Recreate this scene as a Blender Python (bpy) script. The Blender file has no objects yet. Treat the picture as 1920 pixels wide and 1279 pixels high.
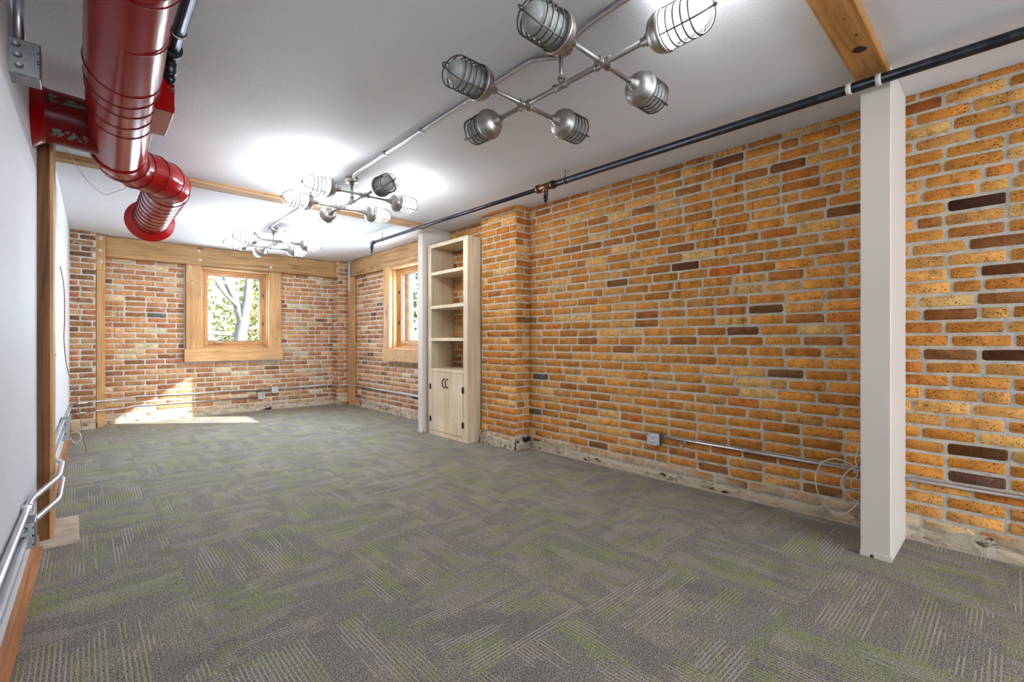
import bpy, math, random
from mathutils import Vector, Matrix
random.seed(7)
R = random.random
def U(a, b): return a + (b - a) * random.random()
scene = bpy.context.scene
COL = scene.collection

# ------------------------------------------------------------------ camera, world, sun, exposure
FPX, CX, CY, HCAM = 872.0, 960.0, 640.0, 1.1
YAW = math.atan((960 - 155) / FPX)
SN, CS = math.sin(YAW), math.cos(YAW)
cam_d = bpy.data.cameras.new('camera'); cam = bpy.data.objects.new('camera', cam_d); COL.objects.link(cam)
cam_d.sensor_width = 36; cam_d.lens = FPX / 1920 * 36; cam_d.clip_start = 0.02; cam_d.clip_end = 300
cam.location = (0, 0, HCAM); cam.rotation_euler = (math.pi / 2, 0, -YAW)
scene.camera = cam

world = bpy.data.worlds.new('sky'); scene.world = world; world.use_nodes = True
wn = world.node_tree.nodes; wl = world.node_tree.links
sky = wn.new('ShaderNodeTexSky'); sky.sky_type = 'NISHITA'; sky.sun_disc = False
sky.sun_elevation = math.radians(26); sky.sun_rotation = math.radians(130); sky.air_density = 1.0; sky.dust_density = 2.0
wl.new(sky.outputs[0], wn['Background'].inputs[0]); wn['Background'].inputs[1].default_value = 0.20

SUN_DIR = Vector((-2.265, 1.87, -1.437)).normalized()
sun_d = bpy.data.lights.new('sun', 'SUN'); sun = bpy.data.objects.new('sun', sun_d); COL.objects.link(sun)
sun_d.energy = 3.8; sun_d.angle = math.radians(0.8); sun_d.color = (0.97, 0.98, 1.05)
sun.rotation_euler = SUN_DIR.to_track_quat('-Z', 'Y').to_euler(); sun.location = (12, -3, 9)

# area lights: an added fill behind the photographer, daylight outside the two windows
def area(name, loc, rot, sx, sy, watts, colr):
    d = bpy.data.lights.new(name, 'AREA'); o = bpy.data.objects.new(name, d); COL.objects.link(o)
    d.shape = 'RECTANGLE'; d.size = sx; d.size_y = sy; d.energy = watts; d.color = colr
    o.location = loc; o.rotation_euler = rot; return o
area('rear_fill', (1.6, -5.90, 1.35), (math.radians(-90), 0, math.pi), 3.2, 2.0, 54, (0.86, 0.96, 1.12))  # fill lamp added at the rear, where the room has no windows
area('daylight_back_window', (1.72, 8.36, 1.60), (math.radians(-90), 0, 0), 0.74, 0.95, 9, (0.72, 0.86, 1.12))
area('daylight_side_window', (3.68, 5.84, 1.60), (0, math.radians(90), 0), 0.95, 0.74, 9, (0.72, 0.86, 1.12))
LAMP_GLOW, LAMP_WATTS = .36, 4.7
scene.cycles.use_adaptive_sampling = True; scene.cycles.adaptive_threshold = .06
scene.cycles.max_bounces = 5; scene.cycles.diffuse_bounces = 3; scene.cycles.glossy_bounces = 3; scene.cycles.transmission_bounces = 4; scene.cycles.transparent_max_bounces = 8
scene.cycles.caustics_reflective = False; scene.cycles.caustics_refractive = False

vs = scene.view_settings
vs.view_transform = 'Standard'; vs.look = 'None'; vs.exposure = 2.45; vs.gamma = 1.0; vs.use_curve_mapping = False

H = 2.47           # ceiling
XR = 3.40          # right brick face
YB = 8.12          # back brick face
def xl(y): return -0.2335 + 0.0145 * y     # left wall (slightly skewed)

# ------------------------------------------------------------------ helpers
def lin(c):
    def f(v):
        v /= 255.0
        return v / 12.92 if v <= .04045 else ((v + .055) / 1.055) ** 2.4
    return (f(c[0]), f(c[1]), f(c[2]), 1.0)

class MB:
    def __init__(s): s.v = []; s.f = []; s.sm = []
    def add(s, vs_, fs, smooth=False):
        o = len(s.v); s.v += [tuple(p) for p in vs_]
        for f in fs: s.f.append(tuple(i + o for i in f)); s.sm.append(smooth)
        return s
    def box(s, a, b, bev=0.0):
        x0, y0, z0 = a; x1, y1, z1 = b
        if x0 > x1: x0, x1 = x1, x0
        if y0 > y1: y0, y1 = y1, y0
        if z0 > z1: z0, z1 = z1, z0
        if bev <= 0:
            return s.add([(x0,y0,z0),(x1,y0,z0),(x1,y1,z0),(x0,y1,z0),(x0,y0,z1),(x1,y0,z1),(x1,y1,z1),(x0,y1,z1)],
                  [(0,3,2,1),(4,5,6,7),(0,1,5,4),(1,2,6,5),(2,3,7,6),(3,0,4,7)])
        vv = []; idx = {}
        for i, X in enumerate((x0, x1)):
            for j, Y in enumerate((y0, y1)):
                for k, Z in enumerate((z0, z1)):
                    sx, sy, sz = (1, -1)[i], (1, -1)[j], (1, -1)[k]
                    for ax in range(3):
                        p = [X + sx*bev, Y + sy*bev, Z + sz*bev]; p[ax] = (X, Y, Z)[ax]
                        idx[(i, j, k, ax)] = len(vv); vv.append(tuple(p))
        g = lambda i, j, k, ax: idx[(i, j, k, ax)]
        ff = []
        for i in (0, 1):
            ff.append((g(i,0,0,0), g(i,1,0,0), g(i,1,1,0), g(i,0,1,0)))
            ff.append((g(0,i,0,1), g(1,i,0,1), g(1,i,1,1), g(0,i,1,1)))
            ff.append((g(0,0,i,2), g(1,0,i,2), g(1,1,i,2), g(0,1,i,2)))
        for a_ in (0, 1):
            for b_ in (0, 1):
                ff.append((g(a_,b_,0,0), g(a_,b_,1,0), g(a_,b_,1,1), g(a_,b_,0,1)))
                ff.append((g(a_,0,b_,0), g(a_,1,b_,0), g(a_,1,b_,2), g(a_,0,b_,2)))
                ff.append((g(0,a_,b_,1), g(1,a_,b_,1), g(1,a_,b_,2), g(0,a_,b_,2)))
        for i in (0, 1):
            for j in (0, 1):
                for k in (0, 1): ff.append((g(i,j,k,0), g(i,j,k,1), g(i,j,k,2)))
        return s.add(vv, ff)
    def prism(s, poly, z0, z1):
        n = len(poly)
        s.add([(p[0], p[1], z0) for p in poly] + [(p[0], p[1], z1) for p in poly],
              [tuple(range(n))[::-1], tuple(range(n, 2*n))] + [(i, (i+1) % n, n + (i+1) % n, n + i) for i in range(n)])
        return s
    def tube(s, pts, r, seg=10, caps=True, closed=False):
        pts = [Vector(p) for p in pts]; n = len(pts)
        rr = r if isinstance(r, (list, tuple)) else [r] * n
        tang = []
        for i in range(n):
            if closed: t = pts[(i+1) % n] - pts[i-1]
            elif i == 0: t = pts[1] - pts[0]
            elif i == n-1: t = pts[-1] - pts[-2]
            else: t = (pts[i+1] - pts[i]).normalized() + (pts[i] - pts[i-1]).normalized()
            tang.append(t.normalized())
        up = Vector((0, 0, 1))
        if abs(tang[0].dot(up)) > .95: up = Vector((1, 0, 0))
        nrm = (up - tang[0] * up.dot(tang[0])).normalized()
        vv = []
        for i in range(n):
            if i: nrm = (nrm - tang[i] * nrm.dot(tang[i])).normalized()
            b = tang[i].cross(nrm)
            for k in range(seg):
                a = 2 * math.pi * k / seg
                vv.append(pts[i] + (nrm * math.cos(a) + b * math.sin(a)) * rr[i])
        ff = []
        m = n if closed else n - 1
        for i in range(m):
            j = (i + 1) % n
            for k in range(seg):
                l = (k + 1) % seg
                ff.append((i*seg + k, i*seg + l, j*seg + l, j*seg + k))
        s.add(vv, ff, True)
        if caps and not closed:
            o = len(s.v) - len(vv)
            s.f.append(tuple(o + k for k in range(seg))[::-1]); s.sm.append(False)
            s.f.append(tuple(o + (n-1)*seg + k for k in range(seg))); s.sm.append(False)
        return s
    def lathe(s, p0, d, prof, seg=20, smooth=True):
        p0 = Vector(p0); d = Vector(d).normalized()
        up = Vector((0, 0, 1)) if abs(d.z) < .9 else Vector((1, 0, 0))
        a = (up - d * up.dot(d)).normalized(); b = d.cross(a)
        vv = []
        for (t, r) in prof:
            for k in range(seg):
                w = 2 * math.pi * k / seg
                vv.append(p0 + d * t + (a * math.cos(w) + b * math.sin(w)) * max(r, 1e-5))
        ff = []
        for i in range(len(prof) - 1):
            for k in range(seg):
                l = (k + 1) % seg
                ff.append((i*seg + k, i*seg + l, (i+1)*seg + l, (i+1)*seg + k))
        return s.add(vv, ff, smooth)
    def mesh(s, name):
        m = bpy.data.meshes.new(name); m.from_pydata(s.v, [], s.f)
        m.polygons.foreach_set('use_smooth', s.sm); m.update()
        return m
    def build(s, name, mat, parent=None):
        return mk(name, s.mesh(name), mat, parent)

def mk(name, me, mat=None, parent=None):
    if mat is not None and len(me.materials) == 0: me.materials.append(mat)
    o = bpy.data.objects.new(name, me); COL.objects.link(o)
    if parent is not None:
        o.parent = parent
        o.matrix_parent_inverse = Matrix.Translation(-parent.location) if parent.type == 'EMPTY' else Matrix.Identity(4)
    return o

def tag(o, label, cat, group=None):
    o['label'] = label; o['category'] = cat
    if group: o['group'] = group
    return o
def thing(name, label, cat, loc, group=None):
    o = bpy.data.objects.new(name, None); COL.objects.link(o); o.location = loc; o.empty_display_size = .1
    return tag(o, label, cat, group)
def struct(o): o['kind'] = 'structure'; return o

def bend(pts, rad=.05, n=5):
    pts = [Vector(p) for p in pts]; out = [pts[0]]
    for i in range(1, len(pts) - 1):
        a, p, b = pts[i-1], pts[i], pts[i+1]
        r1 = min(rad, (a - p).length * .45, (b - p).length * .45)
        A = p + (a - p).normalized() * r1; B = p + (b - p).normalized() * r1
        for k in range(n + 1):
            t = k / n; out.append(A * (1-t)**2 + p * 2*t*(1-t) + B * t*t)
    out.append(pts[-1]); return out
def spline(pts, n=6):
    P = [Vector(p) for p in pts]; P = [P[0]*2 - P[1]] + P + [P[-1]*2 - P[-2]]; out = []
    for i in range(1, len(P) - 2):
        for k in range(n):
            t = k / n
            out.append(.5 * ((2*P[i]) + (P[i+1]-P[i-1])*t + (2*P[i-1]-5*P[i]+4*P[i+1]-P[i+2])*t*t + (3*P[i]-P[i-1]-3*P[i+1]+P[i+2])*t**3))
    out.append(P[-2]); return out

# measured points: a photograph pixel carried onto a known plane of the room
def ray(u, v):
    a = (u - CX) / FPX; b = (CY - v) / FPX
    return Vector((SN + CS * a, CS - SN * a, b))
CAMP = Vector((0, 0, HCAM))
def onx(u, v, X): d = ray(u, v); return CAMP + d * (X / d.x)
def ony(u, v, Y): d = ray(u, v); return CAMP + d * (Y / d.y)
def onz(u, v, Z): d = ray(u, v); return CAMP + d * ((Z - HCAM) / d.z)
def proj(p):
    x, y, z = p[0], p[1], p[2] - HCAM
    zc = x * SN + y * CS
    if zc < .05: return None
    return CX + FPX * (x * CS - y * SN) / zc, CY - FPX * z / zc

# ------------------------------------------------------------------ materials
class NT:
    def __init__(s, name):
        s.m = bpy.data.materials.new(name); s.m.use_nodes = True
        s.t = s.m.node_tree; s.n = s.t.nodes; s.l = s.t.links
        s.b = s.n['Principled BSDF']; s.out = s.n['Material Output']
    def node(s, typ, **kw):
        n = s.n.new(typ)
        for k, v in kw.items(): setattr(n, k, v)
        return n
    def put(s, inp, v):
        if isinstance(v, bpy.types.NodeSocket): s.l.new(v, inp)
        elif v is not None: inp.default_value = v
    def math(s, op, a, b=None, clamp=False):
        n = s.node('ShaderNodeMath', operation=op, use_clamp=clamp); s.put(n.inputs[0], a)
        if b is not None: s.put(n.inputs[1], b)
        return n.outputs[0]
    def pos(s): return s.node('ShaderNodeNewGeometry').outputs['Position']
    def mapping(s, vec, scale=(1,1,1), loc=(0,0,0), rot=(0,0,0)):
        n = s.node('ShaderNodeMapping'); s.put(n.inputs['Vector'], vec)
        n.inputs['Scale'].default_value = scale; n.inputs['Location'].default_value = loc; n.inputs['Rotation'].default_value = rot
        return n.outputs[0]
    def noise(s, vec, scale, detail=3, rough=.55, dist=0.0):
        n = s.node('ShaderNodeTexNoise'); s.put(n.inputs['Vector'], vec)
        n.inputs['Scale'].default_value = scale; n.inputs['Detail'].default_value = detail
        n.inputs['Roughness'].default_value = rough; n.inputs['Distortion'].default_value = dist
        return n.outputs['Fac']
    def voro(s, vec, scale, feature='F1', out='Distance', rnd=1.0):
        n = s.node('ShaderNodeTexVoronoi', feature=feature); s.put(n.inputs['Vector'], vec)
        n.inputs['Scale'].default_value = scale; n.inputs['Randomness'].default_value = rnd
        return n.outputs[out]
    def ramp(s, fac, stops, interp='LINEAR'):
        n = s.node('ShaderNodeValToRGB'); s.put(n.inputs[0], fac); cr = n.color_ramp; cr.interpolation = interp
        while len(cr.elements) < len(stops): cr.elements.new(.5)
        for e, (p, c) in zip(cr.elements, stops):
            e.position = p; e.color = c if len(c) == 4 else (c[0], c[1], c[2], 1)
        return n.outputs[0]
    def sstep(s, v, a, b):
        n = s.node('ShaderNodeMapRange', interpolation_type='SMOOTHSTEP'); s.put(n.inputs[0], v)
        n.inputs[1].default_value = a; n.inputs[2].default_value = b
        return n.outputs[0]
    def mix(s, fac, a, b, blend='MIX'):
        n = s.node('ShaderNodeMix', data_type='RGBA', blend_type=blend)
        s.put(n.inputs[0], fac); s.put(n.inputs[6], a); s.put(n.inputs[7], b)
        return n.outputs[2]
    def bump(s, h, strength=.3, dist=.01):
        n = s.node('ShaderNodeBump'); s.put(n.inputs['Height'], h)
        n.inputs['Strength'].default_value = strength; n.inputs['Distance'].default_value = dist
        s.l.new(n.outputs[0], s.b.inputs['Normal'])
    def done(s, color, rough=.6, metal=0.0, spec=None):
        s.put(s.b.inputs['Base Color'], color); s.put(s.b.inputs['Roughness'], rough); s.put(s.b.inputs['Metallic'], metal)
        if spec is not None: s.put(s.b.inputs['Specular IOR Level'], spec)
        return s.m

def g3(v): return (v, v, v, 1)
def m_plain(name, c, rough=.5, metal=0.0, var=.12, vs_=6.0, bump=0.0, bscale=60):
    t = NT(name); p = t.pos(); n = t.noise(p, vs_)
    col = t.mix(1.0, lin(c), t.ramp(n, [(.3, g3(1-var)), (.7, g3(1+var*.5))]), 'MULTIPLY')
    if bump: t.bump(t.noise(p, bscale, 4), bump, .004)
    return t.done(col, rough, metal)

def m_brick(name, white=0.0):
    t = NT(name); p = t.pos()
    oi = t.node('ShaderNodeObjectInfo'); at = t.node('ShaderNodeAttribute', attribute_name='tint')
    base = t.mix(1.0, oi.outputs['Color'], at.outputs['Color'], 'MULTIPLY')
    mot = t.noise(p, 16, 5, .65); big = t.noise(p, 3.5, 2)
    c = t.mix(1.0, base, t.ramp(mot, [(.28, g3(.62)), (.5, g3(1.0)), (.74, g3(1.22))]), 'MULTIPLY')
    c = t.mix(t.sstep(big, .55, .8), c, t.mix(1.0, c, (1.12, 1.08, 1.02, 1), 'MULTIPLY'))
    st = t.noise(t.mapping(p, (38, 38, 3)), 1.0, 2)          # firing streaks down the face of a few bricks
    sel = t.sstep(t.noise(p, 1.6, 1), .56, .64)
    c = t.mix(t.math('MULTIPLY', t.sstep(st, .52, .68), t.math('MULTIPLY', sel, .55)), c, lin((112, 66, 34)))
    wp = t.mapping(p, (1, 1, 1.35))
    d1 = t.voro(wp, 85); d2 = t.voro(wp, 34)
    msk = t.sstep(t.noise(p, 30, 2), .38, .54)
    pit = t.math('MULTIPLY', t.sstep(d1, .36, .20), msk)
    pit2 = t.math('MULTIPLY', t.sstep(d2, .20, .11), t.sstep(t.noise(p, 9, 1), .42, .56))
    pits = t.math('MAXIMUM', pit, pit2)
    c = t.mix(t.math('MULTIPLY', pits, .82), c, lin((52, 30, 16)))
    # lime bloom and old parging left on the lowest courses, mortar smears elsewhere
    sep = t.node('ShaderNodeSeparateXYZ'); t.put(sep.inputs[0], p)
    zz = t.math('ADD', sep.outputs['Z'], t.math('MULTIPLY', t.math('SUBTRACT', t.noise(p, 5, 4, .65), .5), .34))
    bloom = t.math('MULTIPLY', t.sstep(zz, .17, .06), .9)
    c = t.mix(bloom, c, lin((205, 188, 160)))
    smear = t.math('MULTIPLY', t.sstep(t.noise(p, 7, 5, .7), .62 - white*.12, .74 - white*.06), .35 + white*.5)
    c = t.mix(smear, c, lin((205, 192, 172)))
    hgt = t.math('SUBTRACT', t.math('MULTIPLY', t.noise(p, 60, 5, .7), .6), pits)
    t.bump(hgt, .55, .004)
    return t.done(c, .85, 0, .25)

def m_mortar(name, c):
    t = NT(name); p = t.pos()
    n = t.noise(p, 22, 5, .7); n2 = t.noise(p, 3, 3)
    col = t.mix(1.0, lin(c), t.ramp(n, [(.3, g3(.70)), (.55, g3(1)), (.75, g3(1.12))]), 'MULTIPLY')
    col = t.mix(t.sstep(n2, .55, .75), col, t.mix(1.0, col, (.86, .84, .80, 1), 'MULTIPLY'))
    t.bump(t.noise(p, 70, 6, .75), .9, .008)
    return t.done(col, .95, 0, .1)

def m_parge(name):
    t = NT(name); p = t.pos()
    n = t.noise(p, 9, 5, .7); d = t.noise(t.mapping(p, (1, 1, 3)), 7, 5, .75)
    col = t.ramp(n, [(.3, lin((150, 128, 100))), (.5, lin((198, 182, 156))), (.72, lin((222, 210, 190)))])
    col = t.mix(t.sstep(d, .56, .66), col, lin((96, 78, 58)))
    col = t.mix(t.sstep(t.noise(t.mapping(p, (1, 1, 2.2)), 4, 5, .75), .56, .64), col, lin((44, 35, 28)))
    t.bump(t.noise(p, 40, 6, .75), .9, .01)
    return t.done(col, .95, 0, .1)

def m_wood(name, axis, a, b, dark, rough=.6, gscale=1.0, knots=True, bump=.25, knot_at=None):
    t = NT(name); p = t.pos()
    sc = [26.0 * gscale] * 3; sc['XYZ'.index(axis)] = 1.3 * gscale
    q = t.mapping(p, tuple(sc))
    w = t.noise(q, 1.0, 5, .6, 1.2); fine = t.noise(t.mapping(p, tuple(v * 4 for v in sc)), 1.0, 2)
    col = t.ramp(w, [(.28, lin(dark)), (.45, lin(a)), (.68, lin(b))])
    col = t.mix(1.0, col, t.ramp(fine, [(.3, g3(.86)), (.7, g3(1.08))]), 'MULTIPLY')
    big = t.noise(p, 2.2, 2)
    col = t.mix(1.0, col, t.ramp(big, [(.3, g3(.82)), (.7, g3(1.1))]), 'MULTIPLY')
    if knots:
        k3 = [3.4] * 3; k3['XYZ'.index(axis)] = 1.7
        k = t.voro(t.mapping(p, tuple(k3)), 1.0)
        col = t.mix(t.math('MULTIPLY', t.sstep(k, .10, .04), .75), col, lin((86, 50, 24)))
    if knot_at:
        for (kp, rr) in knot_at:
            wob = t.node('ShaderNodeTexNoise'); wob.inputs['Scale'].default_value = 14; t.put(wob.inputs['Vector'], p)
            sub = t.node('ShaderNodeVectorMath', operation='SUBTRACT'); t.put(sub.inputs[0], p); sub.inputs[1].default_value = kp
            mp_ = t.mapping(sub.outputs[0], (1, 1.5, .3), (0, 0, 0), (0, 0, .5))
            ln = t.node('ShaderNodeVectorMath', operation='LENGTH'); t.put(ln.inputs[0], mp_)
            dd = t.math('ADD', ln.outputs['Value'], t.math('MULTIPLY', t.math('SUBTRACT', wob.outputs['Fac'], .5), rr * 1.6))
            col = t.mix(t.sstep(dd, rr, rr * .55), col, lin((58, 32, 18)))
    t.bump(t.math('ADD', w, t.math('MULTIPLY', fine, .5)), bump, .004)
    return t.done(col, rough, 0, .35)

def m_paint(name, c, rough=.6, bump=.25, bscale=45, var=.03):
    t = NT(name); p = t.pos(); n = t.noise(p, 1.4, 3)
    col = t.mix(1.0, lin(c), t.ramp(n, [(.3, g3(1 - var)), (.7, g3(1 + var))]), 'MULTIPLY')
    t.bump(t.noise(p, bscale, 4, .6), bump, .003)
    return t.done(col, rough, 0, .3)

def m_carpet(name):
    t = NT(name)
    tc = t.node('ShaderNodeTexCoord').outputs['Object']
    oi = t.node('ShaderNodeObjectInfo')
    off = t.node('ShaderNodeCombineXYZ')
    t.put(off.inputs[0], t.math('MULTIPLY', oi.outputs['Random'], 37.0)); t.put(off.inputs[1], t.math('MULTIPLY', oi.outputs['Random'], 91.0))
    va = t.node('ShaderNodeVectorMath', operation='ADD'); t.put(va.inputs[0], tc); t.put(va.inputs[1], off.outputs[0])
    q = va.outputs[0]
    sep = t.node('ShaderNodeSeparateXYZ'); t.put(sep.inputs[0], tc)
    # heathered loop pile
    h1 = t.noise(q, 210, 2, .6); h2 = t.noise(q, 62, 4, .75)
    base = t.ramp(h1, [(.34, lin((72, 69, 66))), (.50, lin((136, 130, 121))), (.66, lin((194, 185, 173)))])
    base = t.mix(1.0, base, t.ramp(h2, [(.3, g3(.74)), (.7, g3(1.2))]), 'MULTIPLY')
    # soft blocks of moss green and taupe, longer along the stripes
    b1 = t.noise(t.mapping(q, (3.2, 1.9, 1)), 1.0, 2, .5, .3)
    b2 = t.noise(t.mapping(q, (2.4, 4.6, 1), (9, 4, 0)), 1.0, 2, .5, .4)
    b3 = t.noise(t.mapping(q, (2.0, 3.4, 1), (3, 19, 0)), 1.0, 2, .5, .3)
    gm = t.sstep(b1, .55, .60)
    col = t.mix(t.math('MULTIPLY', gm, .36), base, t.mix(1.0, t.mix(.5, base, g3(.16)), (1.20, 1.48, .62, 1), 'MULTIPLY'))
    col = t.mix(t.math('MULTIPLY', t.sstep(b2, .56, .62), .40), col, t.mix(1.0, base, (1.45, 1.40, 1.25, 1), 'MULTIPLY'))
    col = t.mix(t.math('MULTIPLY', t.sstep(b3, .56, .66), .30), col, t.mix(1.0, base, (.62, .62, .64, 1), 'MULTIPLY'))
    # cut stripes along local Y
    PIT = .588 / 40
    wob = t.math('MULTIPLY', t.math('SUBTRACT', t.noise(q, 160, 1), .5), .0035)
    fx = t.math('FRACT', t.math('DIVIDE', t.math('ADD', t.math('ADD', sep.outputs['X'], 3.0), wob), PIT))
    tri = t.math('ABSOLUTE', t.math('SUBTRACT', fx, .5))
    line = t.sstep(tri, .20, .12)
    dark = t.sstep(tri, .30, .44)
    cell = t.math('FLOOR', t.math('DIVIDE', t.math('ADD', sep.outputs['X'], 3.0), PIT))
    cv = t.node('ShaderNodeCombineXYZ'); t.put(cv.inputs[0], t.math('MULTIPLY', cell, .085)); t.put(cv.inputs[1], t.math('MULTIPLY', sep.outputs['Y'], 1.6))
    va2 = t.node('ShaderNodeVectorMath', operation='ADD'); t.put(va2.inputs[0], cv.outputs[0]); t.put(va2.inputs[1], off.outputs[0])
    jit = t.math('MULTIPLY', t.math('FRACT', t.math('MULTIPLY', t.math('SINE', t.math('MULTIPLY', cell, 12.99)), 437.5)), .16)
    sm = t.math('ADD', t.noise(va2.outputs[0], 1.5, 1), jit)
    on = t.math('MULTIPLY', t.sstep(sm, .575, .59), line)
    faint = t.math('MULTIPLY', t.sstep(t.noise(va2.outputs[0], 1.1, 1), .40, .55), dark)
    col = t.mix(t.math('MULTIPLY', faint, .28), col, t.mix(1.0, col, (.50, .50, .50, 1), 'MULTIPLY'))
    scol = t.ramp(t.noise(t.mapping(va2.outputs[0], (1, 1, 1), (5, 7, 0)), 1.6, 1), [(.42, lin((200, 188, 176))), (.50, lin((186, 182, 140))), (.56, lin((172, 178, 100)))])
    scol = t.mix(1.0, scol, t.ramp(h1, [(.3, g3(.72)), (.7, g3(1.15))]), 'MULTIPLY')
    col = t.mix(t.math('MULTIPLY', on, .64), col, scol)
    t.bump(t.math('ADD', t.math('MULTIPLY', h1, 1.0), t.math('MULTIPLY', line, .25)), .7, .004)
    return t.done(col, .95, 0, .12)

def m_metal(name, c, rough=.4, var=.2):
    t = NT(name); p = t.pos()
    n = t.noise(p, 24, 4, .6)
    col = t.mix(1.0, lin(c), t.ramp(n, [(.3, g3(1 - var)), (.7, g3(1 + var))]), 'MULTIPLY')
    r = t.math('ADD', t.math('MULTIPLY', n, .25), rough - .12)
    return t.done(col, r, 1.0)

def m_red(name, c, rough=.20, worn=False):
    t = NT(name); p = t.pos()
    n = t.noise(p, 5, 3)
    col = t.mix(1.0, lin(c), t.ramp(n, [(.3, g3(.88)), (.7, g3(1.1))]), 'MULTIPLY')
    if worn:   # old lettering peeled back to green primer
        sp = t.node('ShaderNodeSeparateXYZ'); t.put(sp.inputs[0], p)
        band = t.math('MULTIPLY', t.sstep(sp.outputs['X'], -.13, -.115), t.sstep(sp.outputs['X'], .03, -.01))
        rows = t.math('MULTIPLY', t.sstep(t.noise(t.mapping(p, (.3, 20, 22)), 1.0, 2), .52, .57), t.sstep(t.noise(p, 26, 4, .7), .50, .54))
        col = t.mix(t.math('MULTIPLY', band, rows), col, lin((92, 122, 108)))
    t.bump(t.noise(p, 12, 2), .05, .003)
    m = t.done(col, rough, .0, .2)
    t.b.inputs['Coat Weight'].default_value = .0; t.b.inputs['Coat Roughness'].default_value = .12
    return m

def m_glass(name):
    t = NT(name); t.n.remove(t.b)
    tr = t.node('ShaderNodeBsdfTransparent'); tr.inputs[0].default_value = (.93, .96, .96, 1)
    gl = t.node('ShaderNodeBsdfGlossy'); gl.inputs['Roughness'].default_value = .02
    lw = t.node('ShaderNodeLayerWeight'); lw.inputs[0].default_value = .5
    fr_ = t.math('ADD', t.math('MULTIPLY', t.math('POWER', lw.outputs['Facing'], 5.0), .9), .03)
    mx = t.node('ShaderNodeMixShader'); t.l.new(fr_, mx.inputs[0]); t.l.new(tr.outputs[0], mx.inputs[1]); t.l.new(gl.outputs[0], mx.inputs[2])
    t.l.new(mx.outputs[0], t.out.inputs[0]); return t.m
def m_lit(name, strength):
    t = NT(name); t.n.remove(t.b)
    em = t.node('ShaderNodeEmission'); em.inputs[0].default_value = (.98, 1.0, 1.0, 1); em.inputs[1].default_value = strength
    tr = t.node('ShaderNodeBsdfTransparent'); tr.inputs[0].default_value = (1, 1, 1, 1)
    mx = t.node('ShaderNodeMixShader'); mx.inputs[0].default_value = .45
    t.l.new(tr.outputs[0], mx.inputs[1]); t.l.new(em.outputs[0], mx.inputs[2]); t.l.new(mx.outputs[0], t.out.inputs[0])
    return t.m
def m_frost(name):
    t = NT(name)
    n = t.noise(t.pos(), 8, 2)
    t.b.inputs['Transmission Weight'].default_value = .18; t.b.inputs['IOR'].default_value = 1.3
    return t.done(t.ramp(n, [(.3, lin((186, 188, 182))), (.7, lin((206, 208, 202)))]), .25)
def m_leaf(name, a, b):
    t = NT(name); n = t.noise(t.pos(), 1.3, 3)
    t.b.inputs['Subsurface Weight'].default_value = 0
    return t.done(t.ramp(n, [(.35, lin(a)), (.65, lin(b))]), .7)

M = {}
M['brick'] = m_brick('brick'); M['brick_back'] = m_brick('brick_limed', .55)
M['mortar'] = m_mortar('mortar', (218, 208, 190)); M['mortar_back'] = m_mortar('mortar_pale', (216, 210, 200))
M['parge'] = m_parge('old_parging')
M['ceil'] = m_paint('ceiling_paint', (230, 229, 229), .75, .35, 60)
M['white'] = m_paint('wall_paint', (232, 233, 236), .6, .25, 30)
M['column'] = m_paint('column_paint', (216, 206, 192), .5, .22, 22)
OA, OB, OD = (190, 134, 72), (212, 160, 96), (140, 90, 44)
for ax in 'XYZ':
    M['wood' + ax] = m_wood('fir_trim_' + ax.lower(), ax, (200, 150, 96), (216, 172, 120), (174, 124, 74), .5)
    M['beam' + ax] = m_wood('rough_timber_' + ax.lower(), ax, (180, 138, 92), (202, 160, 112), (136, 98, 62), .7, .8, True, .5)
M['near_beam'] = m_wood('near_beam_timber', 'X', (186, 132, 70), (206, 152, 88), (140, 92, 46), .7, .8, True, .5, [(tuple(onz(1611, 94, 2.435)), .038), (tuple(onz(1606, 66, 2.435)), .018), (tuple(onz(1582, 36, 2.435)), .008)])
M['sill'] = m_wood('sill_board', 'X', (206, 158, 104), (220, 178, 126), (184, 134, 82), .5)
M['dark_post'] = m_wood('old_shaded_post', 'Z', (112, 70, 30), (140, 90, 42), (66, 40, 18), .6, .8, True, .4)  # stained old timber, with the shade of its near face put into the brown
M['ply'] = m_wood('birch_plywood', 'Z', (224, 202, 166), (232, 214, 184), (214, 190, 152), .5, .45, False, .08)
M['galv'] = m_metal('galvanised_steel', (176, 172, 166), .42)
M['guard'] = m_metal('guard_wire', (108, 105, 100), .5)
M['dark_steel'] = m_metal('black_iron_pipe', (70, 72, 78), .38, .35)
M['conduit'] = m_metal('conduit_steel', (206, 206, 210), .35, .1)
M['boxsteel'] = m_metal('box_steel', (150, 150, 148), .5)
M['brass'] = m_metal('sprinkler_bronze', (128, 96, 72), .4)
M['hole'] = m_plain('black_iron', (30, 28, 27), .5, .3)
M['red'] = m_red('red_duct_paint', (150, 3, 5)); M['red_worn'] = m_red('red_duct_paint_worn', (112, 3, 7), .3, True)
M['red_flange'] = m_red('red_flange_paint', (168, 10, 10), .35)
M['seam'] = m_red('red_seam_paint', (112, 10, 12), .35)
M['glass'] = m_glass('window_glass'); M['frost'] = m_frost('frosted_globe'); M['lit'] = m_lit('lit_globe', LAMP_GLOW)
M['cable'] = m_plain('white_cable', (226, 214, 200), .5); M['cable_brown'] = m_plain('brown_cable', (150, 116, 100), .5)
M['plate'] = m_plain('outlet_plastic', (206, 204, 202), .4)
M['carpet'] = m_carpet('carpet_tile_pile')
M['slab'] = m_plain('concrete_slab', (120, 116, 110), .9)
M['pad'] = m_plain('weathered_plywood_pad', (196, 178, 158), .85, 0, .25, 14, .5, 50)
M['strap'] = m_plain('pipe_strap_paint', (214, 206, 198), .45)
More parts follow.
